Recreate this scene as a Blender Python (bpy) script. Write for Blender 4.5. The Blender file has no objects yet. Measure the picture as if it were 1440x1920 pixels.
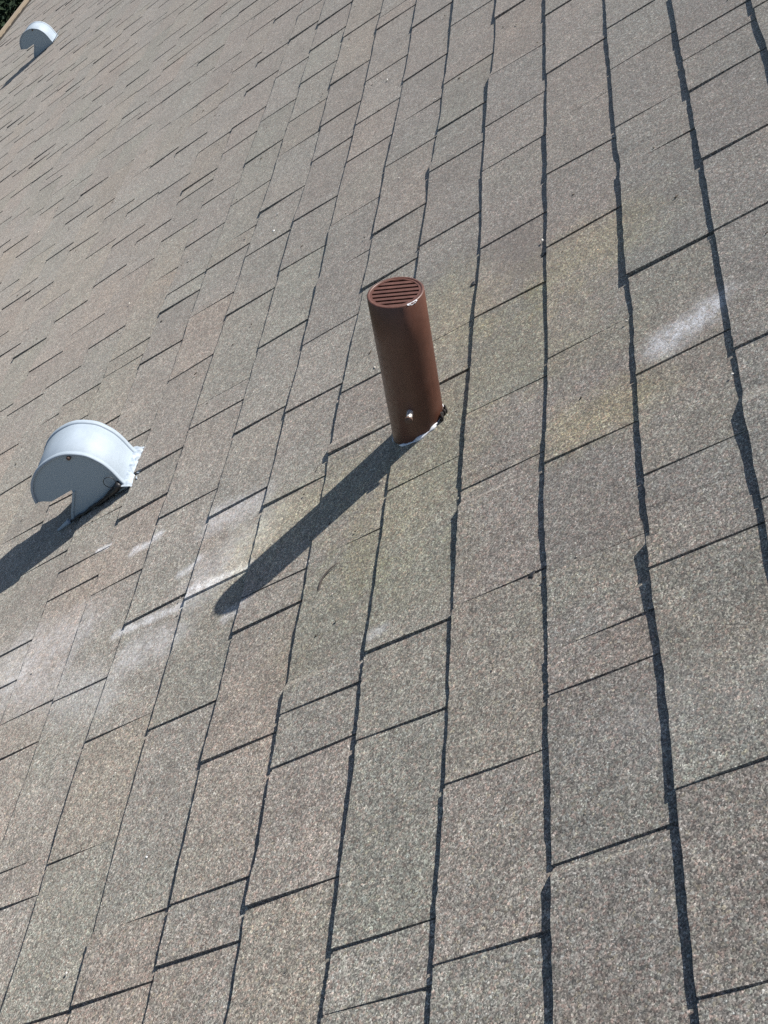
import bpy, bmesh, math, random
from mathutils import Vector, Matrix, noise
from mathutils.geometry import tessellate_polygon

sc = bpy.context.scene
col = sc.collection
rnd = random.Random(11)

# ------------------------------------------------------------------ frame of the roof
E = 0.145                      # exposure of one shingle course in metres
PITCH = 0.5027                 # roof pitch (about 6.5 in 12)
ROOF_LOC = Vector((0.0, 0.0, 5.5))
# roof axes: X along the courses, Y down the slope, Z out of the roof
ROOF_ROT = Matrix.Rotation(-PITCH, 4, 'X')
ROOF_M = Matrix.Translation(ROOF_LOC) @ ROOF_ROT
def W(x, y, z=0.0):            # roof coordinates in exposures -> world
    return ROOF_M @ Vector((x * E, y * E, z * E))

# ------------------------------------------------------------------ camera
FPX = 2617.97
CAM_R = Matrix(((0.08683603, -0.79033641, -0.60648814),
                (-0.64247606, 0.42084218, -0.64040325),
                (0.76136980, 0.44526421, -0.47122799)))   # roof -> camera (x right, y down, z forward)
cam_d = bpy.data.cameras.new('camera')
cam = bpy.data.objects.new('camera', cam_d); col.objects.link(cam)
cam_d.sensor_fit = 'VERTICAL'; cam_d.sensor_height = 24.0; cam_d.sensor_width = 18.0
cam_d.lens = 24.0 * FPX / 1920.0
cam_d.clip_start = 0.05; cam_d.clip_end = 500.0
xr, yr, zr = CAM_R[0], -CAM_R[1], -CAM_R[2]
m3 = Matrix((xr, yr, zr)).transposed()
CAM_P = Vector((0.0, -4.4592 * E, 6.89055 * E + 0.0045))   # the measured plane is the face of the shingles, 4.5 mm above the underlay
cam.matrix_world = ROOF_M @ (Matrix.Translation(CAM_P) @ m3.to_4x4())
sc.camera = cam
def project(x, y, z=0.0):      # roof exposures -> photo pixels (used only to find which shingles show largest)
    q = CAM_R @ (Vector((x * E, y * E, z * E)) - CAM_P)
    return (720 + FPX * q.x / q.z, 960 + FPX * q.y / q.z) if q.z > 0.05 else None

# ------------------------------------------------------------------ light
sun_dir_roof = Vector((0.349, -0.853, 0.425))
sun_dir = (ROOF_ROT.to_3x3() @ sun_dir_roof).normalized()
elev = math.asin(sun_dir.z)
azim = math.atan2(sun_dir.x, sun_dir.y)          # clockwise from +Y
world = bpy.data.worlds.new('World'); sc.world = world; world.use_nodes = True
wn = world.node_tree
bg = next(n for n in wn.nodes if n.type == 'BACKGROUND')
sky = wn.nodes.new('ShaderNodeTexSky'); sky.sky_type = 'NISHITA'; sky.sun_disc = False
sky.sun_elevation = elev; sky.sun_rotation = azim
wn.links.new(sky.outputs[0], bg.inputs[0]); bg.inputs[1].default_value = 0.072
sd = bpy.data.lights.new('sun', 'SUN'); sun = bpy.data.objects.new('sun', sd); col.objects.link(sun)
sd.energy = 4.9; sd.angle = math.radians(0.53); sd.color = (1.0, 0.955, 0.89)
sun.rotation_euler = sun_dir.to_track_quat('Z', 'Y').to_euler(); sun.location = (0, 0, 30)
sc.view_settings.view_transform = 'Standard'; sc.view_settings.look = 'None'
sc.view_settings.gamma = 1.0; sc.view_settings.use_curve_mapping = False
sc.view_settings.exposure = 0.66
sc.cycles.use_denoising = False
sc.cycles.max_bounces = 6

# ------------------------------------------------------------------ helpers
def tag(o, label=None, cat=None, group=None, kind=None):
    if label: o['label'] = label
    if cat: o['category'] = cat
    if group: o['group'] = group
    if kind: o['kind'] = kind
    return o
def empty(name, loc, mat4=None):
    o = bpy.data.objects.new(name, None); col.objects.link(o)
    if mat4 is not None: o.matrix_world = mat4
    else: o.location = loc
    o.empty_display_size = 0.1
    return o
def mesh_obj(name, verts, faces, mat, parent=None, smooth=False, loc=(0, 0, 0)):
    me = bpy.data.meshes.new(name); me.from_pydata(verts, [], faces); me.update()
    if mat: me.materials.append(mat)
    if smooth: me.polygons.foreach_set('use_smooth', [True] * len(me.polygons))
    o = bpy.data.objects.new(name, me); col.objects.link(o)
    o.location = loc
    if parent: o.parent = parent
    return o
def bm_obj(name, bm, mat, parent=None, smooth=False, loc=(0, 0, 0)):
    bmesh.ops.recalc_face_normals(bm, faces=bm.faces)
    me = bpy.data.meshes.new(name); bm.to_mesh(me); bm.free()
    if mat: me.materials.append(mat)
    if smooth: me.polygons.foreach_set('use_smooth', [True] * len(me.polygons))
    o = bpy.data.objects.new(name, me); col.objects.link(o); o.location = loc
    if parent: o.parent = parent
    return o
def add_tube(bm, pts, rad, seg=8, cap=True):
    pts = [Vector(p) for p in pts]
    rs = rad if isinstance(rad, (list, tuple)) else [rad] * len(pts)
    rings = []; ref = Vector((0.31, 0.2, 0.93))
    for i, p in enumerate(pts):
        t = (pts[min(i + 1, len(pts) - 1)] - pts[max(i - 1, 0)]).normalized()
        a = t.cross(ref)
        if a.length < 1e-3: a = t.cross(Vector((1, 0, 0)))
        a.normalize(); b = t.cross(a)
        rings.append([bm.verts.new(p + rs[i] * (math.cos(2 * math.pi * k / seg) * a + math.sin(2 * math.pi * k / seg) * b)) for k in range(seg)])
    for r0, r1 in zip(rings, rings[1:]):
        for k in range(seg): bm.faces.new((r0[k], r0[(k + 1) % seg], r1[(k + 1) % seg], r1[k]))
    if cap:
        bm.faces.new(rings[0][::-1]); bm.faces.new(rings[-1])
def add_box(bm, x0, x1, y0, y1, z0, z1):
    v = [bm.verts.new((x, y, z)) for x in (x0, x1) for y in (y0, y1) for z in (z0, z1)]
    for f in ((0, 1, 3, 2), (4, 6, 7, 5), (0, 4, 5, 1), (2, 3, 7, 6), (0, 2, 6, 4), (1, 5, 7, 3)):
        bm.faces.new([v[i] for i in f])
def new_mat(name, base=(0.5, 0.5, 0.5), rough=0.6, metal=0.0):
    m = bpy.data.materials.new(name); m.use_nodes = True
    b = m.node_tree.nodes['Principled BSDF']
    b.inputs['Base Color'].default_value = (*base, 1); b.inputs['Roughness'].default_value = rough
    b.inputs['Metallic'].default_value = metal
    return m, m.node_tree, b
def nd(nt, typ, **kw):
    n = nt.nodes.new(typ)
    for k, v in kw.items(): setattr(n, k, v)
    return n
def setin(n, **kw):
    for k, v in kw.items(): n.inputs[k].default_value = v
def math_n(nt, op, a, b=None, clamp=False):
    n = nd(nt, 'ShaderNodeMath', operation=op, use_clamp=clamp)
    for i, v in enumerate((a, b)):
        if v is None: continue
        if isinstance(v, (int, float)): n.inputs[i].default_value = v
        else: nt.links.new(v, n.inputs[i])
    return n.outputs[0]
def vmath(nt, op, a, b=None):
    n = nd(nt, 'ShaderNodeVectorMath', operation=op)
    for i, v in enumerate((a, b)):
        if v is None: continue
        if isinstance(v, (tuple, list, Vector)): n.inputs[i].default_value = tuple(v)
        else: nt.links.new(v, n.inputs[i])
    return n.outputs['Value'] if op in ('DOT_PRODUCT', 'LENGTH', 'DISTANCE') else n.outputs[0]
def mix_col(nt, fac, a, b, mode='MIX'):
    n = nd(nt, 'ShaderNodeMix', data_type='RGBA', blend_type=mode)
    for i, v in ((0, fac), (6, a), (7, b)):
        if isinstance(v, (int, float)): n.inputs[i].default_value = v
        elif isinstance(v, (tuple, list)): n.inputs[i].default_value = (*v, 1)
        else: nt.links.new(v, n.inputs[i])
    return n.outputs[2]
def ramp(nt, fac, stops, interp='LINEAR'):
    n = nd(nt, 'ShaderNodeValToRGB'); cr = n.color_ramp; cr.interpolation = interp
    while len(cr.elements) < len(stops): cr.elements.new(0.5)
    for e, (p, c) in zip(cr.elements, stops):
        e.position = p; e.color = (*c, 1) if len(c) == 3 else c
    nt.links.new(fac, n.inputs[0]); return n.outputs[0]
def maprange(nt, v, a, b, c, d, smooth=True):
    n = nd(nt, 'ShaderNodeMapRange', interpolation_type='SMOOTHSTEP' if smooth else 'LINEAR')
    nt.links.new(v, n.inputs[0])
    for i, x in enumerate((a, b, c, d)): n.inputs[i + 1].default_value = x
    return n.outputs[0]
def noise_n(nt, vec, scale, detail=2.0, rough=0.5):
    n = nd(nt, 'ShaderNodeTexNoise'); setin(n, Scale=scale, Detail=detail, Roughness=rough)
    if vec is not None: nt.links.new(vec, n.inputs['Vector'])
    return n.outputs
# ------------------------------------------------------------------ measured layout of the roof (courses and joints, in exposures)
SLOTS = {-3: [10.74, 12.9, 14.45, 16.28, 17.2], -2: [4.6, 6.18, 8.41, 9.61, 11.15, 12.95, 15.39, 16.54, 18.35], -1: [5.93, 7.53, 8.01, 8.95, 10.5, 12.27, 14.6, 16.4, 17.84, 19.63], 0: [5.44, 7.05, 9.1, 10.78, 12.04, 13.92, 15.57, 17.75, 19.17, 20.92, 23.32], 1: [5.88, 7.94, 9.03, 11.45, 13.0, 14.02, 16.69, 18.84, 20.2, 21.98, 24.47], 2: [6.61, 8.1, 8.74, 10.93, 12.79, 14.02, 16.5, 18.01, 20.15, 21.57, 23.41, 25.9], 3: [6.97, 8.6, 10.38, 10.91, 12.48, 14.35, 15.95, 17.69, 19.3, 21.45, 22.88, 24.78, 27.32], 4: [6.99, 9.47, 11.45, 12.93, 14.64, 18.84, 20.43, 22.62, 24.08, 26.0, 28.46], 5: [6.29, 8.16, 9.79, 11.63, 15.52, 16.06, 18.49, 21.84, 24.05, 25.57, 27.43, 29.28, 30.77], 6: [7.85, 8.36, 10.83, 12.69, 14.18, 15.19, 17.54, 19.33, 20.92, 21.56, 26.86, 29.07, 31.25], 7: [10.94, 13.13, 13.7, 14.58, 16.36, 18.79, 20.38, 21.0, 22.72, 24.35, 26.61, 27.81, 31.35, 34.05], 8: [12.47, 14.25, 15.77, 17.47, 19.23, 19.73, 22.1, 23.93, 25.58, 26.05, 27.86, 30.39], 9: [15.52, 18.27, 19.2, 21.02, 23.43, 24.96, 27.05, 29.02, 30.39], 10: [19.08, 20.55, 22.32, 24.17, 25.81, 27.28, 29.53, 31.85], 11: [20.43, 21.87, 23.7, 26.25, 28.05, 29.72, 32.08, 34.53], 12: [23.18, 25.1, 27.57, 29.22, 31.26, 33.24, 34.64], 13: [24.47, 26.36, 28.17, 29.94, 31.41, 33.41, 35.26], 14: [27.48, 29.09, 31.33, 32.79, 34.19], 15: [30.27, 32.56, 33.6], 16: [31.55], 18: [36.85]}
BUTTS = {0: [(5.0, -0.024), (5.9, -0.013), (7.2, -0.008), (8.0, 0.014), (9.0, 0.041), (9.4, 0.034), (10.5, 0.034), (15.4, -0.007), (18.1, 0.061), (20.3, 0.047), (21.9, 0.002), (24.2, 0.021)], 1: [(5.3, -0.026), (5.9, -0.027), (6.6, -0.012), (7.7, -0.02), (8.7, 0.036), (9.1, 0.037), (10.0, 0.035), (10.9, 0.031), (16.5, 0.035), (18.1, 0.027), (19.5, 0.029), (20.2, -0.008), (21.5, -0.002), (23.4, -0.011), (25.8, 0.008)], 2: [(5.8, -0.022), (6.9, 0.011), (7.2, -0.019), (8.1, 0.02), (8.7, 0.013), (9.8, 0.035), (10.4, 0.025), (11.3, 0.044), (17.5, 0.007), (19.3, 0.001), (20.3, 0.0), (21.4, -0.039), (22.8, -0.029), (24.8, -0.022), (27.4, 0.006)], 3: [(5.9, -0.025), (7.0, -0.025), (8.6, 0.014), (18.4, -0.028), (20.4, -0.002), (21.5, -0.035), (22.6, -0.046), (24.1, -0.034), (26.0, -0.018), (29.1, 0.021)], 4: [(6.1, -0.033), (7.0, -0.023), (8.2, 0.012), (9.0, -0.007), (19.4, -0.053), (21.8, -0.068), (22.7, -0.085), (24.0, -0.058), (25.5, 0.0), (27.4, 0.006), (30.7, 0.054)], 5: [(6.5, -0.011), (7.3, 0.001), (7.9, 0.013), (8.4, 0.027), (9.4, 0.054), (21.4, -0.029), (23.2, -0.048), (24.1, -0.022), (25.4, -0.01), (26.8, -0.009), (29.1, 0.058), (32.4, 0.094)], -1: [(4.7, -0.017), (5.5, -0.014), (5.9, -0.012), (6.8, 0.001), (7.1, 0.014), (8.0, 0.02), (8.9, 0.025), (9.8, 0.049), (12.3, 0.006), (14.4, 0.014), (16.4, -0.007), (19.1, 0.002), (22.6, 0.014)], -2: [(4.5, -0.02), (5.2, -0.023), (5.9, -0.014), (6.4, -0.01), (6.6, -0.015), (7.5, 0.001), (8.0, 0.034), (9.1, 0.02), (10.5, 0.018), (12.2, -0.013), (13.5, 0.008), (15.4, -0.021), (16.4, -0.017), (17.8, -0.01), (19.6, -0.016), (20.9, -0.027)], -3: [(8.5, 0.031), (9.6, 0.031), (11.1, 0.013), (12.4, 0.001), (14.2, -0.022), (15.3, -0.012), (16.5, -0.015), (18.3, -0.019), (19.3, -0.033)], -4: [(16.3, -0.028), (17.2, -0.014), (17.7, -0.022)]}
STAINS = [(11.43, -1.28, 11.65, -1.84, 0.28, 'W', 0.55), (11.55, 4.94, 11.5, 4.01, 0.1, 'W', 0.527), (11.64, 4.73, 12.06, 4.05, 0.55, 'W', 0.254), (11.58, 6.21, 11.44, 5.02, 0.1, 'W', 0.425), (13.22, 6.42, 13.18, 5.91, 0.1, 'W', 0.468), (12.1, 5.28, 12.15, 4.97, 0.1, 'W', 0.425), (12.21, 8.24, 12.08, 7.18, 0.66, 'W', 0.235), (11.62, 8.09, 10.54, 6.08, 0.55, 'W', 0.167), (10.81, 4.2, 10.85, 3.98, 0.15, 'W', 0.34), (12.84, 4.9, 12.73, 4.19, 0.35, 'W', 0.279), (6.9, -0.94, 6.85, -1.57, 0.55, 'W', 0.051), (9.27, 1.97, 9.28, 1.85, 0.1, 'W', 0.255), (11.03, 5.72, 10.91, 5.0, 0.35, 'W', 0.223), (13.75, 7.28, 13.71, 7.01, 0.05, 'W', 0.552), (15.76, 7.26, 15.78, 7.08, 0.12, 'W', 0.425), (13.98, -0.19, 14.04, -0.79, 0.87, 'Y', 0.619), (10.86, -0.3, 10.84, -0.89, 0.557, 'Y', 0.675), (14.91, 1.55, 14.09, 1.18, 0.87, 'Y', 0.507), (10.86, 2.02, 11.29, 1.51, 1.044, 'Y', 0.393), (11.82, 3.82, 12.05, 2.6, 0.87, 'Y', 0.45), (9.67, 2.83, 10.38, 2.45, 0.7, 'G', 0.45), (12.09, -0.14, 12.03, -0.89, 0.5, 'G', 0.35), (12.75, 0.89, 12.78, 0.2, 1.044, 'Y', 0.338), (9.75, 1.9, 9.79, 1.2, 0.6, 'G', 0.4), (15.69, 0.61, 14.37, 0.21, 0.4, 'D', 0.35), (15.74, 9.87, 15.9, 9.33, 0.35, 'D', 0.4), (16.18, 7.39, 16.2, 7.06, 0.12, 'D', 0.5), (13.75, 8.89, 13.71, 7.9, 0.5, 'D', 0.28), (8.71, -0.15, 8.67, -0.77, 0.4, 'G', 0.3)]
# ------------------------------------------------------------------ house and roof
house = empty('house', (0, 0, 0))
tag(house, 'house roof of weathered grey brown asphalt shingles sloping down to a tan gutter', 'house')
ROOF_X0, ROOF_X1, ROOF_Y0, ROOF_Y1 = -12.0, 104.0, -16.0, 36.45

m_deck, nt, b = new_mat('asphalt_underlay', (0.05, 0.047, 0.045), 0.95)
bm = bmesh.new()
add_box(bm, ROOF_X0 * E, ROOF_X1 * E, ROOF_Y0 * E, ROOF_Y1 * E, -0.03, -0.0050)
roof = bm_obj('roof', bm, m_deck, None)
roof.matrix_world = ROOF_M
roof.parent = house

# granule material: colour and fine relief in roof coordinates
def shingle_material():
    m, nt, b = new_mat('asphalt_granules', rough=0.92)
    L = nt.links
    tc = nd(nt, 'ShaderNodeTexCoord', object=roof)
    P = tc.outputs['Object']
    # individual mineral granules, about 1.7 mm, and small clumps of them
    v1 = nd(nt, 'ShaderNodeTexVoronoi', feature='F1'); setin(v1, Scale=640.0, Randomness=1.0); L.new(P, v1.inputs['Vector'])
    v2 = nd(nt, 'ShaderNodeTexVoronoi', feature='F1'); setin(v2, Scale=300.0, Randomness=1.0); L.new(P, v2.inputs['Vector'])
    s1 = nd(nt, 'ShaderNodeSeparateColor'); L.new(v1.outputs['Color'], s1.inputs[0])
    s2 = nd(nt, 'ShaderNodeSeparateColor'); L.new(v2.outputs['Color'], s2.inputs[0])
    mixv = math_n(nt, 'ADD', math_n(nt, 'MULTIPLY', s1.outputs[0], 0.72), math_n(nt, 'MULTIPLY', s2.outputs[0], 0.28))
    c = ramp(nt, mixv, [(0.0, (.038, .037, .036)), (.2, (.076, .072, .068)), (.4, (.142, .134, .124)), (.55, (.200, .188, .173)),
                        (.72, (.28, .264, .243)), (.88, (.41, .392, .364)), (1.0, (.62, .60, .57))])
    hue = ramp(nt, s2.outputs[1], [(0.0, (1.22, .91, .85)), (.15, (1.10, .97, .91)), (.28, (1, 1, 1)), (.55, (1, 1, 1)), (.7, (.91, 1.02, .94)),
                                   (.85, (.88, 1.0, 1.07)), (1.0, (1.14, 1.07, .82))])
    c = mix_col(nt, 0.58, c, hue, 'MULTIPLY')
    c = mix_col(nt, 1.0, c, (1.0, .988, .965), 'MULTIPLY')
    # broad weathering: warm, greenish and darker drifts that pass over several shingles
    n1 = noise_n(nt, P, 2.6, 3.0, .55); n2 = noise_n(nt, P, 7.0, 4.0, .6); n3 = noise_n(nt, P, 38.0, 3.0, .6)
    c = mix_col(nt, 1.0, c, ramp(nt, n1[0], [(.3, (.95, .99, .97)), (.5, (1, 1, 1)), (.72, (1.045, .99, .95))]), 'MULTIPLY')
    c = mix_col(nt, 1.0, c, ramp(nt, n2[0], [(.25, (.86, .86, .86)), (.5, (1, 1, 1)), (.75, (1.12, 1.11, 1.09))]), 'MULTIPLY')
    c = mix_col(nt, 1.0, c, ramp(nt, n3[0], [(.25, (.80, .80, .80)), (.5, (1, 1, 1)), (.75, (1.18, 1.18, 1.17))]), 'MULTIPLY')
    n4 = noise_n(nt, P, 120.0, 3.0, .7)
    c = mix_col(nt, 1.0, c, ramp(nt, n4[0], [(.25, (.76, .76, .77)), (.5, (1, 1, 1)), (.75, (1.26, 1.25, 1.23))]), 'MULTIPLY')
    at = nd(nt, 'ShaderNodeAttribute', attribute_name='tint')
    c = mix_col(nt, 1.0, c, at.outputs['Color'], 'MULTIPLY')
    # stains with a shape of their own: overspray, lichen film, scuffs
    wob = noise_n(nt, P, 22.0, 5.0, .65)
    mot = maprange(nt, noise_n(nt, P, 75.0, 5.0, .7)[0], .34, .66, .45, 1.25)
    pal = {'W': (.78, .80, .84), 'Y': (.40, .36, .20), 'G': (.21, .22, .16), 'D': (.075, .065, .06)}
    for ax, ay, bx, by, r, k, s in STAINS:
        A = Vector((ax * E, ay * E, 0)); D = Vector((bx * E, by * E, 0)) - A
        rel = vmath(nt, 'MULTIPLY', vmath(nt, 'SUBTRACT', P, tuple(A)), (1, 1, 0))
        t = math_n(nt, 'MULTIPLY', vmath(nt, 'DOT_PRODUCT', rel, tuple(D)), 1.0 / D.length_squared, True)
        sc_ = nd(nt, 'ShaderNodeVectorMath', operation='SCALE'); sc_.inputs[0].default_value = tuple(D); L.new(t, sc_.inputs['Scale'])
        dist = vmath(nt, 'LENGTH', vmath(nt, 'SUBTRACT', rel, sc_.outputs[0]))
        dn = math_n(nt, 'DIVIDE', dist, r * E)
        dn = math_n(nt, 'ADD', dn, math_n(nt, 'MULTIPLY', math_n(nt, 'SUBTRACT', wob[0], 0.5), 1.6))
        f = maprange(nt, dn, 0.1, 1.25, s, 0.0)
        # the film sits on some granules and misses others
        f = math_n(nt, 'MULTIPLY', f, math_n(nt, 'ADD', math_n(nt, 'MULTIPLY', s1.outputs[2], 1.4), 0.3))
        if k == 'W': f = math_n(nt, 'MULTIPLY', f, mot)
        if k in 'YG':
            c = mix_col(nt, f, c, mix_col(nt, 1.0, c, (1.24, 1.215, .87) if k == 'Y' else (.93, .97, .80), 'MULTIPLY'))
        else:
            c = mix_col(nt, math_n(nt, 'MULTIPLY', f, 0.85, True), c, pal[k])
    L.new(c, b.inputs['Base Color'])
    b.inputs['Diffuse Roughness'].default_value = 1.0
    b.inputs['Specular IOR Level'].default_value = 0.5
    b.inputs['Roughness'].default_value = 0.72
    b.inputs['Sheen Weight'].default_value = 0.20; b.inputs['Sheen Roughness'].default_value = 0.45
    b.inputs['Sheen Tint'].default_value = (1.0, .88, .78, 1)
    # relief of the granules
    h = math_n(nt, 'ADD', math_n(nt, 'MULTIPLY', v1.outputs['Distance'], -0.55), math_n(nt, 'MULTIPLY', v2.outputs['Distance'], -0.45))
    h = math_n(nt, 'ADD', h, math_n(nt, 'MULTIPLY', s1.outputs[1], 0.25))
    bp = nd(nt, 'ShaderNodeBump'); setin(bp, Strength=0.45, Distance=0.0012); L.new(h, bp.inputs['Height'])
    L.new(bp.outputs[0], b.inputs['Normal'])
    return m
m_sh = shingle_material()

def fbm(x, s): return noise.noise(Vector((x, s * 7.31, 3.7))) + 0.5 * noise.noise(Vector((2.3 * x, s * 3.1, 9.2)))
LIFT = {-4: 8.2, -3: 8.0, -2: 7.8, -1: 6.6, 0: 6.5, 1: 6.2, 2: 5.8, 3: 6.0, 4: 6.0, 5: 6.0, 6: 5.8, 7: 5.5, 8: 5.2, 9: 5.0}     # mm that a butt edge stands proud
def butt_off(c, x):
    if c in BUTTS:
        pts = BUTTS[c]
        if x <= pts[0][0]: v = pts[0][1]
        elif x >= pts[-1][0]: v = pts[-1][1]
        else:
            v = 0.0
            for (xa, ya), (xb, yb) in zip(pts, pts[1:]):
                if xa <= x <= xb:
                    v = ya + (yb - ya) * (x - xa) / max(xb - xa, 1e-6); break
        return v + 0.004 * fbm(x * 1.6, c)
    return 0.022 * fbm(x * 0.35, c) + 0.008 * fbm(x * 2.1, c)
PAT = [1.55, 2.17, 1.43, 1.82, 2.45, 1.5, 1.9, 0.65, 1.75, 2.2]
def course_slots(c, r):
    s = list(SLOTS.get(c, []))
    if not s: s = [r.uniform(20, 22)]
    out = [s[0]]
    for a in s[1:]:
        gap = a - out[-1]
        if gap > 3.05:
            k = max(2, round(gap / 1.85)); a0 = out[-1]
            for i in range(1, k): out.append(a0 + gap * i / k + r.uniform(-.2, .2))
        out.append(a)
    i = r.randrange(len(PAT))
    while out[-1] < ROOF_X1 - 1.2: out.append(out[-1] + PAT[i % 10] + r.uniform(-.1, .1)); i += 1
    i = r.randrange(len(PAT))
    while out[0] > ROOF_X0 + 1.2: out.insert(0, out[0] - PAT[i % 10] + r.uniform(-.1, .1)); i += 1
    return [ROOF_X0] + [x for x in out if ROOF_X0 + .3 < x < ROOF_X1 - .3] + [ROOF_X1]
CURLED = [(-2, 8.82, 8.0, 7.0), (1, 19.2, 18.0, 5.0), (-2, 15.4, 13.9, 4.0), (-3, 9.9, 9.0, 6.0), (0, 21.0, 18.3, 3.5), (0, 10.6, 9.6, 3.0), (-1, 5.9, 4.9, 3.5), (2, 9.1, 8.2, 3.0), (2, 13.0, 12.4, 4.0)]   # corners that have curled up (mm)
BOLD = [(2, 8.74), (1, 9.03), (-1, 8.01), (0, 9.1), (-1, 5.93), (-2, 12.95), (2, 14.02), (0, 5.44), (4, 6.97), (3, 6.97), (1, 7.94)]
FAINT = [(-1, 8.95), (5, 8.16), (-2, 4.6), (3, 15.95), (5, 16.06), (6, 8.36)]
TINTS = [(1, 1, 1), (1.07, .975, .93), (.93, .985, .93), (1.09, 1.05, .96), (.90, .89, .90), (1.07, 1.07, 1.06), (1.03, .96, .94), (.96, 1.0, .99)]

def shingle_geo(c, xa, xb, ga, gb, r, seg):
    """one tab: lower edge on line c+1, upper end tucked under the course above"""
    base = LIFT.get(c, 4.2) * 1e-3
    dl, dr = r.gauss(0, .0012), r.gauss(0, .0012)
    x0, x1 = xa * E + ga / 2, xb * E - gb / 2
    sk0, sk1 = r.uniform(-.0025, .0025), r.uniform(-.0025, .0025)
    yt = (c - 0.1) * E
    lift = (r.uniform(.0012, .0022) if xa > 20 else r.uniform(.0009, .0024) if xa > 11 else r.uniform(.0002, .0014)) * min(1.0, ga / .0035)
    v = []; f = []
    for i in range(seg + 1):
        t = i / seg
        x = x0 + (x1 - x0) * t; xe = x / E
        j = 0.0 if seg < 5 else r.uniform(-.0010, .0010)
        y = (c + 1 + butt_off(c, xe)) * E + j
        curl = lift * math.exp(-(x - x0) / .055)          # the near end of a tab has cupped up a little
        h = max(.0012, base * (1 + .34 * fbm(xe * .55, c + 40)) + dl * (1 - t) + dr * t) + curl
        for bc, b0, b1, mm in CURLED:
            if bc == c and b1 < xe <= b0: h += mm * .001 * (xe - b1) / (b0 - b1)
            elif bc == c and b0 < xe < b0 + .35: h *= .78
        zt = 0.0004 + .0006 * fbm(xe * .7, c + 90) + curl * .75
        sk = sk0 * (1 - t) + sk1 * t
        v += [(x - sk, yt, zt - 0.0009), (x + sk, y, h), (x + sk, y - .0007, -0.0046), (x - sk, yt, -0.0047)]
    for i in range(seg):
        a, d = 4 * i, 4 * i + 4
        f += [(a, a + 1, d + 1, d), (a + 1, a + 2, d + 2, d + 1)]
    f += [(0, 3, 2, 1), (4 * seg, 4 * seg + 1, 4 * seg + 2, 4 * seg + 3)]
    # backing layer that runs on under the joint at the far end
    k = len(v); xg = x1 + gb + .004; e = v[4 * seg + 1]; hb = max(.0008, e[2] - .0020)
    v += [(x1 - .006, yt, -.0034), (xg, yt, -.0034), (xg, e[1] - .0006, hb), (x1 - .006, e[1] - .0006, hb), (xg, e[1] - .001, -.0047), (x1 - .006, e[1] - .001, -.0047)]
    f += [(k, k + 1, k + 2, k + 3), (k + 3, k + 2, k + 4, k + 5)]
    return v, f
jobs = []
for c in range(int(ROOF_Y0), int(ROOF_Y1)):
    r = random.Random(1000 + c)
    xs = course_slots(c, r)
    gaps = [0.0]
    for x in xs[1:-1]:
        w = r.choices((.0052, .0037, .0020), (.25, .57, .18))[0]
        if any(bc == c and abs(bx - x) < .06 for bc, bx in BOLD): w = .0060
        if any(bc == c and abs(bx - x) < .06 for bc, bx in FAINT): w = .0014
        if x > 20 and not any(bc == c and abs(bx - x) < .06 for bc, bx in FAINT): w = max(w, .0037)
        gaps.append(w)
    gaps.append(0.0)
    prev = r.randrange(8)
    for i in range(len(xs) - 1):
        if r.random() < .75: prev = r.randrange(8)
        k = TINTS[prev]; u = r.uniform(.93, 1.06)
        tint = tuple(1 + (q - 1) * .5 for q in k); tint = tuple(q * u for q in tint)
        q = [project(x, y) for x in (xs[i], xs[i + 1]) for y in (c, c + 1)]
        area = 0.0
        if all(q):
            ax = [min(max(p[0], 0), 1440) for p in q]; ay = [min(max(p[1], 0), 1920) for p in q]
            area = (max(ax) - min(ax)) * (max(ay) - min(ay))
        jobs.append((area, c, xs[i], xs[i + 1], gaps[i], gaps[i + 1], tint, i))
jobs.sort(key=lambda j: -j[0])
def put_tint(me, cols):
    at = me.attributes.new('tint', 'FLOAT_COLOR', 'POINT')
    at.data.foreach_set('color', [q for t in cols for q in (*t, 1.0)])
rest_v, rest_f, rest_t = [], [], []
for n, (area, c, xa, xb, ga, gb, tint, i) in enumerate(jobs):
    r = random.Random(77 * c + i)
    if n < 300 and area > 0:
        v, f = shingle_geo(c, xa, xb, ga, gb, r, 20 if n < 60 else 10)
        o = Vector(((xa + xb) / 2 * E, (c + 1) * E, 0))
        ob = mesh_obj('shingle', [tuple(Vector(p) - o) for p in v], f, m_sh, roof, loc=o)
        put_tint(ob.data, [tint] * len(v))
    else:
        v, f = shingle_geo(c, xa, xb, ga, gb, r, 5 if area > 0 else 3)
        k = len(rest_v); rest_v += v; rest_f += [tuple(q + k for q in p) for p in f]; rest_t += [tint] * len(v)
rest = mesh_obj('shingle_field', rest_v, rest_f, m_sh, roof)
put_tint(rest.data, rest_t); rest['kind'] = 'stuff'

# eave: drip edge, gutter, fascia; the wall below; the other slope
m_tan, nt, b = new_mat('tan_painted_aluminium', (.46, .37, .28), .5)
n = noise_n(nt, None, 9.0, 4.0); nt.links.new(ramp(nt, n[0], [(.3, (.20, .165, .125)), (.7, (.30, .25, .19))]), b.inputs['Base Color'])
m_wall, nt, b = new_mat('cream_siding', (.55, .51, .44), .7)
eave = W(0, ROOF_Y1)
bm = bmesh.new(); g = Vector((0, eave.y, eave.z))
gx0, gx1 = ROOF_X0 * E, ROOF_X1 * E
prof = [(.004, .0), (.004, -.085), (.080, -.085), (.096, -.02), (.102, -.018), (.102, -.004), (.094, -.004), (.078, -.081), (.008, -.081), (.008, .0)]
ra = [bm.verts.new((gx0, g.y + p[0], g.z - .022 + p[1])) for p in prof]; rb = [bm.verts.new((gx1, g.y + p[0], g.z - .022 + p[1])) for p in prof]
for i in range(len(prof)):
    j = (i + 1) % len(prof); bm.faces.new((ra[i], ra[j], rb[j], rb[i]))
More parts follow.
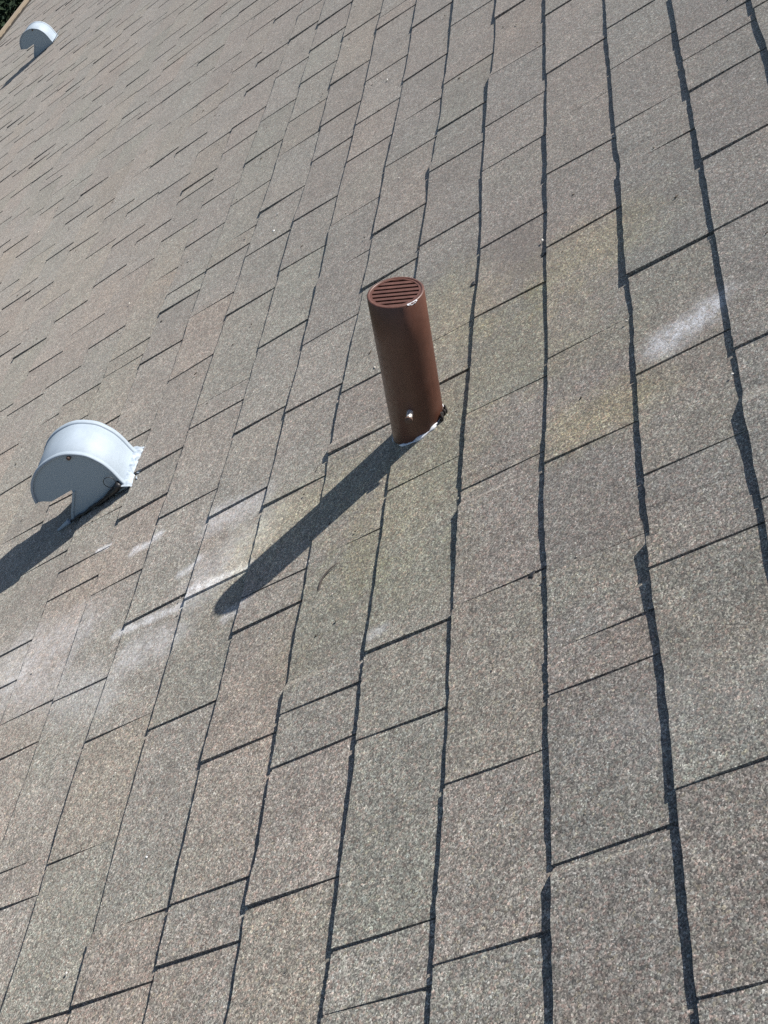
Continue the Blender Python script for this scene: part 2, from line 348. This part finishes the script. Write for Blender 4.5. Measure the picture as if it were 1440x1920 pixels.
bm.faces.new(ra[::-1]); bm.faces.new(rb)
gut = bm_obj('gutter', bm, m_tan, house)
m_gutter_shade, nt, b = new_mat('painted_gutter_shade', (.03, .025, .018), .95)  # near-black strip whose colour stands in for the shade inside the gutter
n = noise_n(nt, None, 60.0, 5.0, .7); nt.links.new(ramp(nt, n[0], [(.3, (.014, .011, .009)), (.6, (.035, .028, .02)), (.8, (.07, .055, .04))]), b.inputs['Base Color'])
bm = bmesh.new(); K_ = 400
shade_rows = [[bm.verts.new((gx0 + (gx1 - gx0) * i / K_, g.y + .009 + .0735 * j / 3, g.z - .040 + .010 * noise.noise(Vector((i * .7, j * 1.3, 2))) - .004 * j)) for j in range(4)] for i in range(K_ + 1)]
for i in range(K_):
    for j in range(3): bm.faces.new((shade_rows[i][j], shade_rows[i + 1][j], shade_rows[i + 1][j + 1], shade_rows[i][j + 1]))
bm_obj('gutter_shade_strip', bm, m_gutter_shade, gut)
bm = bmesh.new(); add_box(bm, gx0, gx1, g.y - .03, g.y, g.z - .2, g.z - .024); bm_obj('fascia', bm, m_wall, house)
bm = bmesh.new(); add_box(bm, gx0 + .3, gx1 - .3, g.y - .6, g.y - .45, -.02, g.z + .12); bm_obj('wall', bm, m_wall, house)
ridge = W(0, ROOF_Y0)
bm = bmesh.new()
c_, s_ = math.cos(PITCH), math.sin(PITCH)
for X in (0,):
    v = [bm.verts.new(p) for p in ((gx0, ridge.y, ridge.z), (gx1, ridge.y, ridge.z), (gx1, ridge.y - 6 * c_, ridge.z - 6 * s_), (gx0, ridge.y - 6 * c_, ridge.z - 6 * s_),
                                   (gx0, ridge.y, ridge.z - .03), (gx1, ridge.y, ridge.z - .03), (gx1, ridge.y - 6 * c_, ridge.z - 6 * s_ - .03), (gx0, ridge.y - 6 * c_, ridge.z - 6 * s_ - .03))]
    for q in ((0, 1, 2, 3), (7, 6, 5, 4), (0, 4, 5, 1), (1, 5, 6, 2), (2, 6, 7, 3), (3, 7, 4, 0)): bm.faces.new([v[k] for k in q])
bm_obj('roof', bm, m_deck, house)

# ------------------------------------------------------------------ brown vent pipe
m_brown, nt, b = new_mat('brown_painted_plastic', (.105, .047, .034), .30)
geo = nd(nt, 'ShaderNodeTexCoord'); n = noise_n(nt, geo.outputs['Object'], 30.0, 5.0, .6)
mp = nd(nt, 'ShaderNodeMapping'); setin(mp, Scale=(1.0, 1.0, .12)); nt.links.new(geo.outputs['Object'], mp.inputs['Vector'])
n3 = noise_n(nt, mp.outputs[0], 90.0, 4.0, .6)
pc = ramp(nt, n[0], [(.3, (.082, .033, .0215)), (.55, (.098, .040, .026)), (.8, (.112, .050, .035))])
pc = mix_col(nt, 1.0, pc, ramp(nt, n3[0], [(.3, (.86, .88, .9)), (.55, (1, 1, 1)), (.72, (1.16, 1.2, 1.24))]), 'MULTIPLY')
nt.links.new(pc, b.inputs['Base Color'])
n2 = noise_n(nt, geo.outputs['Object'], 120.0, 3.0, .6)
nt.links.new(maprange(nt, n2[0], .3, .7, .40, .50), b.inputs['Roughness'])
m_dark, nt, b = new_mat('dark_interior', (.03, .022, .02), .9)
m_white, nt, b = new_mat('white_sealant', (.74, .76, .80), .5)
geo = nd(nt, 'ShaderNodeTexCoord'); n = noise_n(nt, geo.outputs['Object'], 60.0, 4.0, .6)
nt.links.new(ramp(nt, n[0], [(.35, (.45, .47, .50)), (.55, (.76, .78, .82))]), b.inputs['Base Color'])
m_seal, nt, b = new_mat('bluish_white_sealant', (.40, .46, .52), .6)
geo = nd(nt, 'ShaderNodeTexCoord'); n = noise_n(nt, geo.outputs['Object'], 90.0, 4.0, .65)
nt.links.new(ramp(nt, n[0], [(.3, (.17, .21, .26)), (.5, (.32, .375, .43)), (.75, (.45, .49, .54))]), b.inputs['Base Color'])
m_steel, nt, b = new_mat('bright_screw_metal', (.75, .74, .72), .35, .6)
m_rust, nt, b = new_mat('rusty_screw_end', (.10, .06, .045), .7)

PB = (12.4257, 1.7147); PH, PR = 1.7188 * E, 0.29996 * E
up_r = Vector((math.sin(-.0196), -math.sin(.5027) * math.cos(.0196), math.cos(.5027) * math.cos(.0196)))
up = (ROOF_ROT.to_3x3() @ up_r).normalized()
u_ax = (ROOF_ROT.to_3x3() @ up_r.cross(Vector((0, 1, 0)))).normalized(); w_ax = up.cross(u_ax).normalized()
base = W(*PB, .0045 / E)
PIPE_M = Matrix.Translation(base) @ Matrix((u_ax, w_ax, up)).transposed().to_4x4()
pipe = empty('vent_pipe', None, PIPE_M)
tag(pipe, 'upright brown pipe with slotted round cap casting a long shadow on the roof', 'vent pipe')
N = 64
def roof_z(x, y):          # height along the pipe axis where the roof plane is met
    n = ROOF_ROT.to_3x3() @ Vector((0, 0, 1))
    return -(x * u_ax.dot(n) + y * w_ax.dot(n)) / up.dot(n)
bm = bmesh.new()
rings = []
for rr, zt in ((PR, None), (PR, PH * .35), (PR, PH * .7), (PR, PH - .0015), (PR - .0015, PH), (PR - .0045, PH), (PR - .005, PH - .012), (PR - .005, .03)):
    ring = []
    for k in range(N):
        a = 2 * math.pi * k / N; x, y = math.cos(a) * rr, math.sin(a) * rr
        ring.append(bm.verts.new((x, y, roof_z(x, y) - .004 if zt is None else zt)))
    rings.append(ring)
for r0, r1 in zip(rings, rings[1:]):
    for k in range(N): bm.faces.new((r0[k], r0[(k + 1) % N], r1[(k + 1) % N], r1[k]))
tube = bm_obj('tube', bm, m_brown, pipe, True)
# slotted cap: a flat rim with bars across, slots run up and down the slope
GR = PR - .0046; RI = PR * .82
bm = bmesh.new()
loops = []
for rr, z in ((GR, PH - .004), (GR, PH - .0006), (RI, PH - .0006), (RI, PH - .005)):
    loops.append([bm.verts.new((math.cos(2 * math.pi * k / N) * rr, math.sin(2 * math.pi * k / N) * rr, z)) for k in range(N)])
for r0, r1 in zip(loops, loops[1:] + loops[:1]):
    for k in range(N): bm.faces.new((r0[k], r0[(k + 1) % N], r1[(k + 1) % N], r1[k]))
grate = bm_obj('grate', bm, m_brown, pipe)
sl = [-.735, -.485, -.245, 0.0, .24, .475, .70]; hw = .052
edges = [-RI / PR * .999] + [q for s in sl for q in (s - hw, s + hw)] + [RI / PR * .999]
for i in range(0, len(edges), 2):
    a, d = edges[i] * PR, edges[i + 1] * PR
    bm = bmesh.new(); top = []; bot = []
    M_ = 5
    for side in (1, -1):
        for k in range(M_ + 1):
            x = a + (d - a) * k / M_ if side == 1 else d + (a - d) * k / M_
            y = side * math.sqrt(max(1e-9, (RI + .0003) ** 2 - x * x))
            top.append(bm.verts.new((x, y, PH - .0011))); bot.append(bm.verts.new((x, y, PH - .0065)))
    bm.faces.new(top); bm.faces.new(bot[::-1])
    for k in range(len(top)): bm.faces.new((top[k], bot[k], bot[(k + 1) % len(top)], top[(k + 1) % len(top)]))
    bmesh.ops.remove_doubles(bm, verts=bm.verts, dist=1e-6)
    bm_obj('grate_bar', bm, m_brown, grate)
# white sealant bead round the foot
BZ = math.atan2((PIPE_M.inverted() @ (ROOF_M @ CAM_P)).y, (PIPE_M.inverted() @ (ROOF_M @ CAM_P)).x) - .05
bm = bmesh.new(); r = random.Random(4); pts = []; rad = []
for k in range(49):
    a = 2 * math.pi * k / 48; q = PR + .001 + .0014 * noise.noise(Vector((math.cos(a) * 3, math.sin(a) * 3, 1)))
    x, y = math.cos(a) * q, math.sin(a) * q
    pts.append((x, y, roof_z(x, y) + .0005)); da = abs((a - BZ + math.pi) % (2 * math.pi) - math.pi)
    rad.append(max(.0006, (.0038 + .0062 * noise.noise(Vector((math.cos(a) * 4, math.sin(a) * 4, 7)))) * max(.12, 1 - (da / 1.1) ** 2)))
add_tube(bm, pts, rad, 8)
bm_obj('sealant', bm, m_white, pipe, True)
m_tar2, nt, b = new_mat('dark_roof_cement', (.022, .018, .017), .85)
bm = bmesh.new(); r = random.Random(8)
for k in range(5):
    a = BZ + .95 + .12 * k + r.uniform(-.03, .03); q = PR + .003 + r.uniform(-.001, .003); x, y = math.cos(a) * q, math.sin(a) * q
    z = roof_z(x, y); add_tube(bm, [(x, y, z - .002), (x * 1.02, y * 1.02, z + r.uniform(.004, .010)), (x * 1.01, y * 1.01, z + r.uniform(.007, .011))], [.003, .0026, .0008], 7)
bm_obj('tar_crumb', bm, m_tar2, pipe, True)
# screw in the side facing the camera
def on_pipe(px, py):       # direction from the axis towards the camera side, fixed in the pipe frame
    return px, py
ca = PIPE_M.inverted() @ (ROOF_M @ CAM_P); az = math.atan2(ca.y, ca.x) - .22
dv = Vector((math.cos(az), math.sin(az), 0)); zs = .057
bm = bmesh.new(); add_tube(bm, [dv * (PR - .002) + Vector((0, 0, zs)), dv * (PR + .016) + Vector((0, 0, zs - .001))], [.0052, .0046], 12)
scr = bm_obj('screw', bm, m_steel, pipe)
bm = bmesh.new(); add_tube(bm, [dv * (PR + .016) + Vector((0, 0, zs - .001)), dv * (PR + .0195) + Vector((0, 0, zs - .0013)), dv * (PR + .0215) + Vector((0, 0, zs - .0014))], [.0062, .0064, .003], 12)
bm_obj('screw_head', bm, m_rust, scr)
# chipped paint on the rim
bm = bmesh.new()
a0 = az + .55; lo = []; hi = []
for k in range(9):
    a = a0 + .42 * k / 8; wv = .0022 * math.sin(math.pi * k / 8) * (1 + .4 * math.sin(k * 2.3))
    lo.append(bm.verts.new((math.cos(a) * (PR + .0003), math.sin(a) * (PR + .0003), PH - .0013 - wv)))
    hi.append(bm.verts.new((math.cos(a) * (PR - .0012), math.sin(a) * (PR - .0012), PH + .0003)))
for k in range(8): bm.faces.new((lo[k], lo[k + 1], hi[k + 1], hi[k]))
bm_obj('paint_chip', bm, m_white, pipe)

# ------------------------------------------------------------------ hooded roof vents
m_hood, nt, b = new_mat('white_galvanised_sheet', (.37, .42, .47), .62, .0)
geo = nd(nt, 'ShaderNodeTexCoord'); n = noise_n(nt, geo.outputs['Object'], 14.0, 5.0, .6); n2 = noise_n(nt, geo.outputs['Object'], 160.0, 2.0, .6)
cc = ramp(nt, n[0], [(.3, (.29, .345, .40)), (.6, (.335, .395, .455))])
nt.links.new(mix_col(nt, 1.0, cc, ramp(nt, n2[0], [(.3, (.95, .95, .95)), (.6, (1, 1, 1))]), 'MULTIPLY'), b.inputs['Base Color'])
m_side, nt, b = new_mat('grey_sheet_metal', (.33, .40, .445), .6, .0)
m_tar, nt, b = new_mat('black_roof_tar', (.02, .02, .022), .45)
geo = nd(nt, 'ShaderNodeTexCoord')
CURVE = [(0, 0), (0, .15), (-.01, .33), (0, .49), (.04, .62), (.09, .73), (.17, .82), (.30, .92), (.45, .975), (.64, .99), (.80, .97), (.95, .92), (1.09, .83), (1.20, .71), (1.26, .60), (1.275, .555)]
THROAT = [(1.19, .52), (1.09, .445), (.89, .435), (.70, .425), (.71, .39), (.84, .27), (.98, .15), (1.12, 0.0)]
def catmull(p, k):
    out = []
    for i in range(len(p) - 1):
        a = p[max(i - 1, 0)]; b_ = p[i]; c2 = p[i + 1]; d2 = p[min(i + 2, len(p) - 1)]
        for j in range(k):
            t = j / k
            out.append(tuple(.5 * (2 * b_[q] + (c2[q] - a[q]) * t + (2 * a[q] - 5 * b_[q] + 4 * c2[q] - d2[q]) * t * t + (3 * b_[q] - a[q] - 3 * c2[q] + d2[q]) * t ** 3) for q in (0, 1)))
    return out + [p[-1]]
def hood_vent(x, y, s, label, width, seed, sealed, turn=0.0):
    root = empty('roof_vent', None, ROOF_M @ Matrix.Translation((x * E, y * E, .0045)) @ Matrix.Rotation(turn, 4, 'Z'))
    tag(root, label, 'roof vent', 'hooded roof vents')
    k = E * s; wd = width * E
    cv = [(a * k, z * k) for a, z in catmull(CURVE, 3)]
    nrm = []
    for i in range(len(cv)):
        a, b_ = cv[max(i - 1, 0)], cv[min(i + 1, len(cv) - 1)]
        t = Vector((b_[0] - a[0], b_[1] - a[1])).normalized(); nrm.append(Vector((-t.y, t.x)))
    # curved sheet with a rolled rim at both ends
    bm = bmesh.new()
    rim = .0075
    st = [(-.0035, -.002), (-.0042, .0004), (-.0035, .0022), (rim - .0012, .0022), (rim, .0006), (rim + .0006, -.0012), (rim + .0016, 0.0),
          (wd / 2, 0.0), (wd - rim - .0016, 0.0), (wd - rim - .0006, -.0012), (wd - rim, .0006), (wd - rim + .0012, .0022), (wd + .0035, .0022), (wd + .0042, .0004), (wd + .0035, -.002)]
    rows = [[bm.verts.new((q, a + n_.x * o, z + n_.y * o)) for q, o in st] for (a, z), n_ in zip(cv, nrm)]
    inner = [[bm.verts.new((q, a - n_.x * .003, z - n_.y * .003)) for q in (-.0035, wd + .0035)] for (a, z), n_ in zip(cv, nrm)]
    for i in range(len(cv) - 1):
        for j in range(len(st) - 1): bm.faces.new((rows[i][j], rows[i][j + 1], rows[i + 1][j + 1], rows[i + 1][j]))
        bm.faces.new((inner[i][0], inner[i + 1][0], inner[i + 1][1], inner[i][1]))
        bm.faces.new((rows[i][0], rows[i + 1][0], inner[i + 1][0], inner[i][0]))
        bm.faces.new((rows[i][-1], inner[i][1], inner[i + 1][1], rows[i + 1][-1]))
    bm.faces.new([v for v in rows[-1]] + [inner[-1][1], inner[-1][0]])
    bm_obj('hood', bm, m_hood, root, True)
    # the two flat cheeks
    out = cv + [(a * k, z * k) for a, z in THROAT]
    for xo in (0.0, wd - .0012):
        bm = bmesh.new()
        A = [bm.verts.new((xo, a, z)) for a, z in out]; B = [bm.verts.new((xo + .0012, a, z)) for a, z in out]
        for t in tessellate_polygon([[Vector((a, z, 0)) for a, z in out]]):
            bm.faces.new([A[q] for q in t]); bm.faces.new([B[q] for q in t])
        for i in range(len(out)): bm.faces.new((A[i], B[i], B[(i + 1) % len(out)], A[(i + 1) % len(out)]))
        bm_obj('side_panel', bm, m_side, root)
    # throat wall under the hood with a folded front edge, and the screw that holds the cheek
    bm = bmesh.new()
    for (a, z), (c2, d2) in zip(THROAT[3:], THROAT[4:]):
        v = [bm.verts.new(p) for p in ((-.001, a * k, z * k), (wd + .001, a * k, z * k), (wd + .001, c2 * k, d2 * k), (-.001, c2 * k, d2 * k))]
        bm.faces.new(v)
    for (a, z), (c2, d2) in zip(THROAT[4:], THROAT[5:]):
        q = [(a * k + .0008, z * k), (c2 * k + .0008, d2 * k), (c2 * k - .0065, d2 * k), (a * k - .0065, z * k)]
        lo = [bm.verts.new((-.0026, y_, z_)) for y_, z_ in q]; hi = [bm.verts.new((.0006, y_, z_)) for y_, z_ in q]
        bm.faces.new(lo); bm.faces.new(hi[::-1])
        for i in range(4): bm.faces.new((lo[i], hi[i], hi[(i + 1) % 4], lo[(i + 1) % 4]))
    bm_obj('throat', bm, m_side, root)
    bm = bmesh.new(); add_tube(bm, [(-.001, .31 * k, .86 * k), (-.006, .31 * k, .86 * k), (-.008, .31 * k, .86 * k)], [.0046, .0046, .002], 10)
    bm_obj('screw', bm, m_rust, root, True)
    # flange on the uphill side
    bm = bmesh.new()
    if sealed: add_box(bm, -.004, wd + .008, -.008, .004, .0035, .0055)
    else:          # bent up by weather, open under the lifted edge
        vv = [bm.verts.new(p) for p in ((-.004, .003, .004), (wd + .01, .003, .004), (wd + .014, -.030, .020), (.002, -.026, .012), (-.004, .003, .0052), (wd + .01, .003, .0052), (wd + .014, -.030, .0212), (.002, -.026, .0132))]
        for q in ((0, 1, 2, 3), (7, 6, 5, 4), (0, 4, 5, 1), (1, 5, 6, 2), (2, 6, 7, 3), (3, 7, 4, 0)): bm.faces.new([vv[k_] for k_ in q])
    bm_obj('flange', bm, m_hood, root)
    r = random.Random(seed)
    if sealed:
        # smear of sealant where the hood meets the shingles, ragged on its outer side
        bm = bmesh.new(); rows = []
        for i in range(33):
            t = i / 32; xx = -.012 + (wd + .026) * t
            o1 = .009 + .006 * noise.noise(Vector((t * 9, 1, seed))) + r.uniform(-.0035, .0035) + (.010 if i in (29, 31) else 0) + .006 * max(0, .2 - t) * 5
            zz = .0105 + .004 * noise.noise(Vector((t * 7, 4, seed)))
            rows.append([bm.verts.new(p) for p in ((xx, .003, zz + .003), (xx + r.uniform(-.001, .001), -.003, zz), (xx + r.uniform(-.001, .001), -.3 * o1 - .003, zz * .75), (xx + r.uniform(-.0015, .0015), -o1, .0035), (xx, -o1 - .0015, -.001))])
        for a_, b_ in zip(rows, rows[1:]):
            for q in range(4): bm.faces.new((a_[q], a_[q + 1], b_[q + 1], b_[q]))
        for q in range(6):
            t = r.random(); p = Vector((-.02 + (wd + .05) * t, -.02 - r.uniform(0, .012), .001)); L_ = r.uniform(.004, .009); a_ = r.uniform(0, 3)
            d_ = Vector((math.cos(a_) * L_, math.sin(a_) * L_, 0)); add_tube(bm, [p - d_, p + Vector((0, .002, .0006)), p + d_], [.0006, .0017, .0006], 6)
        bm_obj('sealant', bm, m_seal, root, True)
        bm = bmesh.new(); pts = []; rad = []
        for i in range(20):
            t = i / 19; pts.append((-.006 + r.uniform(-.0015, .001), .004 + (1.05 * k) * t, .0055 + .012 * math.exp(-t * 5) + r.uniform(-.001, .001)))
            rad.append(.0055 * (1 - .55 * t) + r.uniform(-.001, .001) + .004 * math.exp(-t * 6))
        add_tube(bm, pts, rad, 7)
        bm_obj('tar_bead', bm, m_tar, root, True)
        bm = bmesh.new()
        add_tube(bm, [(-.009, .016 + .013 * math.sin(a), .034 + .013 * math.cos(a)) for a in [i * 2 * math.pi / 14 for i in range(15)]], .0008, 6)
        add_tube(bm, [(-.011, .02, .022), (-.012, .05, .014), (-.012, .085, .008), (-.011, .12, .006)], .0012, 6)
        bm_obj('wire', bm, m_tar, root, True)
        bm = bmesh.new(); r2 = random.Random(9)
        pts = [(-.005, 1.10 * k + i * .006 + r2.uniform(-.002, .002), .008 - .0007 * i) for i in range(8)]
        add_tube(bm, pts, [.006, .0055, .005, .0045, .004, .0035, .003, .002], 7)
        bm_obj('sealant', bm, m_hood, root, True)
    return root
hood_vent(14.975, 7.07, 1.0, 'nearer white hooded roof vent sealed with white caulk, left of the brown pipe', .79, 3, True, .05)
hood_vent(58.74, 25.69, 1.09, 'small distant white hooded roof vent near the eave with a bare bent flange', .80, 5, False)

# ------------------------------------------------------------------ small things lying on the roof
m_peb, nt, b = new_mat('white_stone', (.78, .77, .75), .7)
m_twig, nt, b = new_mat('dry_twig_bark', (.055, .045, .04), .85)
def pebble(x, y, s, label, seed):
    r = random.Random(seed); bm = bmesh.new(); bmesh.ops.create_icosphere(bm, subdivisions=2, radius=1.0)
    for v in bm.verts: v.co *= 1 + .35 * noise.noise(v.co * 1.3 + Vector((seed, 0, 0)))
    for v in bm.verts: v.co = Vector((v.co.x * s, v.co.y * s * .8, v.co.z * s * .6))
    o = bm_obj('pebble', bm, m_peb); o.matrix_world = ROOF_M @ Matrix.Translation((x * E, y * E, .0015 + s * .4)) @ Matrix.Rotation(r.uniform(0, 6), 4, 'Z')
    tag(o, label, 'pebble', 'white pebbles on the shingles'); return o
pebble(20.71, 5.45, .0042, 'white pebble on the shingles up and left of the brown pipe', 1)
pebble(5.41, -.15, .0022, 'lower and brighter of two tiny white pebbles in the right foreground', 2)
pebble(5.56, -.23, .0017, 'upper and fainter of two tiny white pebbles in the right foreground', 3)
pebble(7.71, 4.51, .0020, 'tiny white pebble alone in the left foreground', 4)
bm = bmesh.new()
ta, tb = Vector((10.36 * E, 2.83 * E, .004)), Vector((10.66 * E, 2.60 * E, .006))
pts = [ta.lerp(tb, t) + Vector((.004 * math.sin(t * 3.1), .006 * math.sin(t * 3.1), .003 * math.sin(t * 3.1))) for t in [i / 8 for i in range(9)]]
add_tube(bm, pts, [.0012, .0016, .0017, .0016, .0015, .0014, .0013, .001, .0006], 6)
o = bm_obj('twig', bm, m_twig, None, True); o.matrix_world = ROOF_M
tag(o, 'short curved dry twig lying on a shingle below the pipe shadow', 'twig')
def tar_dab(x, y, s, label, seed):
    r = random.Random(seed); bm = bmesh.new(); bmesh.ops.create_icosphere(bm, subdivisions=3, radius=1.0)
    for v in bm.verts:
        q = 1 + .8 * noise.noise(v.co * 1.6 + Vector((seed * 3.3, 0, 0))); v.co = Vector((v.co.x * s * q * 1.3, v.co.y * s * q, v.co.z * s * .35))
    o = bm_obj('tar_dab', bm, m_tar, None, True); o.matrix_world = ROOF_M @ Matrix.Translation((x * E, y * E, .002))
    tag(o, label, 'tar dab', 'black tar dabs on the shingle edges')
tar_dab(14.58, .06, .0062, 'larger black tar dab on a shingle edge up and right of the pipe', 1)
tar_dab(14.87, 1.10, .0048, 'smaller black tar dab just right of the pipe cap', 2)
tar_dab(9.08, .20, .004, 'black tar dab at the end of a joint in the middle right', 5)

m_grit, nt, b = new_mat('loose_grit', (.2, .18, .15), .9)
oi = nd(nt, 'ShaderNodeNewGeometry'); nt.links.new(ramp(nt, oi.outputs['Random Per Island'], [(0, (.03, .025, .02)), (.45, (.07, .055, .04)), (.7, (.30, .27, .22)), (1, (.62, .60, .56))]), b.inputs['Base Color'])
r = random.Random(31); bm = bmesh.new()
for k in range(420):
    while True:
        x, y = r.uniform(4.3, 34), r.uniform(-4, 16); q = project(x, y)
        if q and -60 < q[0] < 1500 and -60 < q[1] < 1980: break
    z_ = .0055; s0 = r.choice((.0008, .0010, .0013, .0020)); a = r.uniform(0, 3.14)
    M_ = Matrix.Translation((x * E, y * E, z_)) @ Matrix.Rotation(a, 4, 'Z') @ Matrix.Diagonal((s0 * r.choice((1, 1.2, 2.6)), s0, s0 * .7, 1))
    bmesh.ops.create_icosphere(bm, subdivisions=1, radius=1.0, matrix=M_)
o = bm_obj('grit', bm, m_grit); o.matrix_world = ROOF_M; tag(o, kind='stuff', label='loose grit and leaf crumbs strewn over the shingles')

# ------------------------------------------------------------------ ground and trees below the eave
m_gr, nt, b = new_mat('grass_and_soil', (.05, .06, .03), .95)
n = noise_n(nt, None, 1.4, 6.0, .7); nt.links.new(ramp(nt, n[0], [(.3, (.035, .03, .02)), (.55, (.04, .055, .02)), (.75, (.06, .075, .03))]), b.inputs['Base Color'])
bm = bmesh.new(); S_ = 150.0; K_ = 24
vs = [[bm.verts.new((-S_ + 2 * S_ * i / K_, -S_ + 2 * S_ * j / K_, -.02 + .0 * i)) for j in range(K_ + 1)] for i in range(K_ + 1)]
for i in range(K_):
    for j in range(K_): bm.faces.new((vs[i][j], vs[i + 1][j], vs[i + 1][j + 1], vs[i][j + 1]))
tag(bm_obj('ground', bm, m_gr), kind='structure')
m_leaf, nt, b = new_mat('dark_evergreen_leaves', (.05, .075, .035), .85); b.inputs['Specular IOR Level'].default_value = .15
oi = nd(nt, 'ShaderNodeNewGeometry'); nt.links.new(ramp(nt, oi.outputs['Random Per Island'], [(0, (.010, .020, .012)), (.7, (.020, .036, .018)), (1, (.06, .08, .045))]), b.inputs['Base Color'])
m_bark, nt, b = new_mat('grey_brown_bark', (.09, .07, .055), .9)
n = noise_n(nt, None, 25.0, 5.0, .7); nt.links.new(ramp(nt, n[0], [(.3, (.05, .04, .032)), (.7, (.13, .105, .085))]), b.inputs['Base Color'])
def tree(x, y, h, rad, label, seed, leaves=5200):
    r = random.Random(seed)
    root = empty('tree', (x, y, 0)); tag(root, label, 'tree', 'trees beyond the eave')
    bm = bmesh.new(); top = Vector((r.uniform(-.2, .2), r.uniform(-.2, .2), h * .9))
    add_tube(bm, [(0, 0, -.1), (.02, .01, h * .25), top * .6, top], [.14, .11, .07, .02], 9)
    cents = []
    for i in range(26):
        a = r.uniform(0, 6.28); z = h * r.uniform(.18, .97); q = rad * math.sqrt(r.random()) * (1.0 - .55 * (z / h) ** 2)
        c2 = Vector((math.cos(a) * q, math.sin(a) * q, z)); cents.append((c2, rad * r.uniform(.26, .46)))
        s0 = top * min(.85, max(.15, z / h - .15)); add_tube(bm, [s0, s0.lerp(c2, .55) + Vector((0, 0, .05)), c2], [.035, .02, .006], 5)
    bm_obj('trunk', bm, m_bark, root, True)
    v = []; f = []
    for i in range(leaves):
        c2, q = r.choice(cents)
        d = Vector((r.gauss(0, 1), r.gauss(0, 1), r.gauss(0, .8))); d = d.normalized() * q * (r.random() ** .45)
        p = c2 + d; n_ = (d.normalized() + Vector((r.uniform(-.7, .7), r.uniform(-.7, .7), r.uniform(-.3, .9)))).normalized()
        t = n_.cross(Vector((r.uniform(-1, 1), r.uniform(-1, 1), r.uniform(-1, 1)))).normalized(); bt = n_.cross(t)
        L_ = r.uniform(.035, .065); k = len(v)
        v += [tuple(p - t * L_), tuple(p + bt * L_ * .45 + n_ * .008), tuple(p + t * L_), tuple(p - bt * L_ * .45 + n_ * .008)]
        f += [(k, k + 1, k + 2), (k, k + 2, k + 3)]
    mesh_obj('crown', v, f, m_leaf, root)
TREES = [(15.0, 6.5, 2.5, 1.3, 'dark shaded evergreen tree seen past the gutter in the top left corner', 1, 5200),
         (17.6, 7.3, 3.0, 1.6, 'dark evergreen tree farther along the gutter, behind the corner one', 2, 5200),
         (19.6, 9.2, 3.6, 1.9, 'tall dark tree standing back from the house beyond the eave', 3, 6000),
         (19.0, 4.0, 8.5, 2.7, 'large tree past the far end of the roof shading the ones by the gutter', 4, 9000)]  # last tree is out of view, added to darken the foliage by the gutter
for a in TREES: tree(*a)
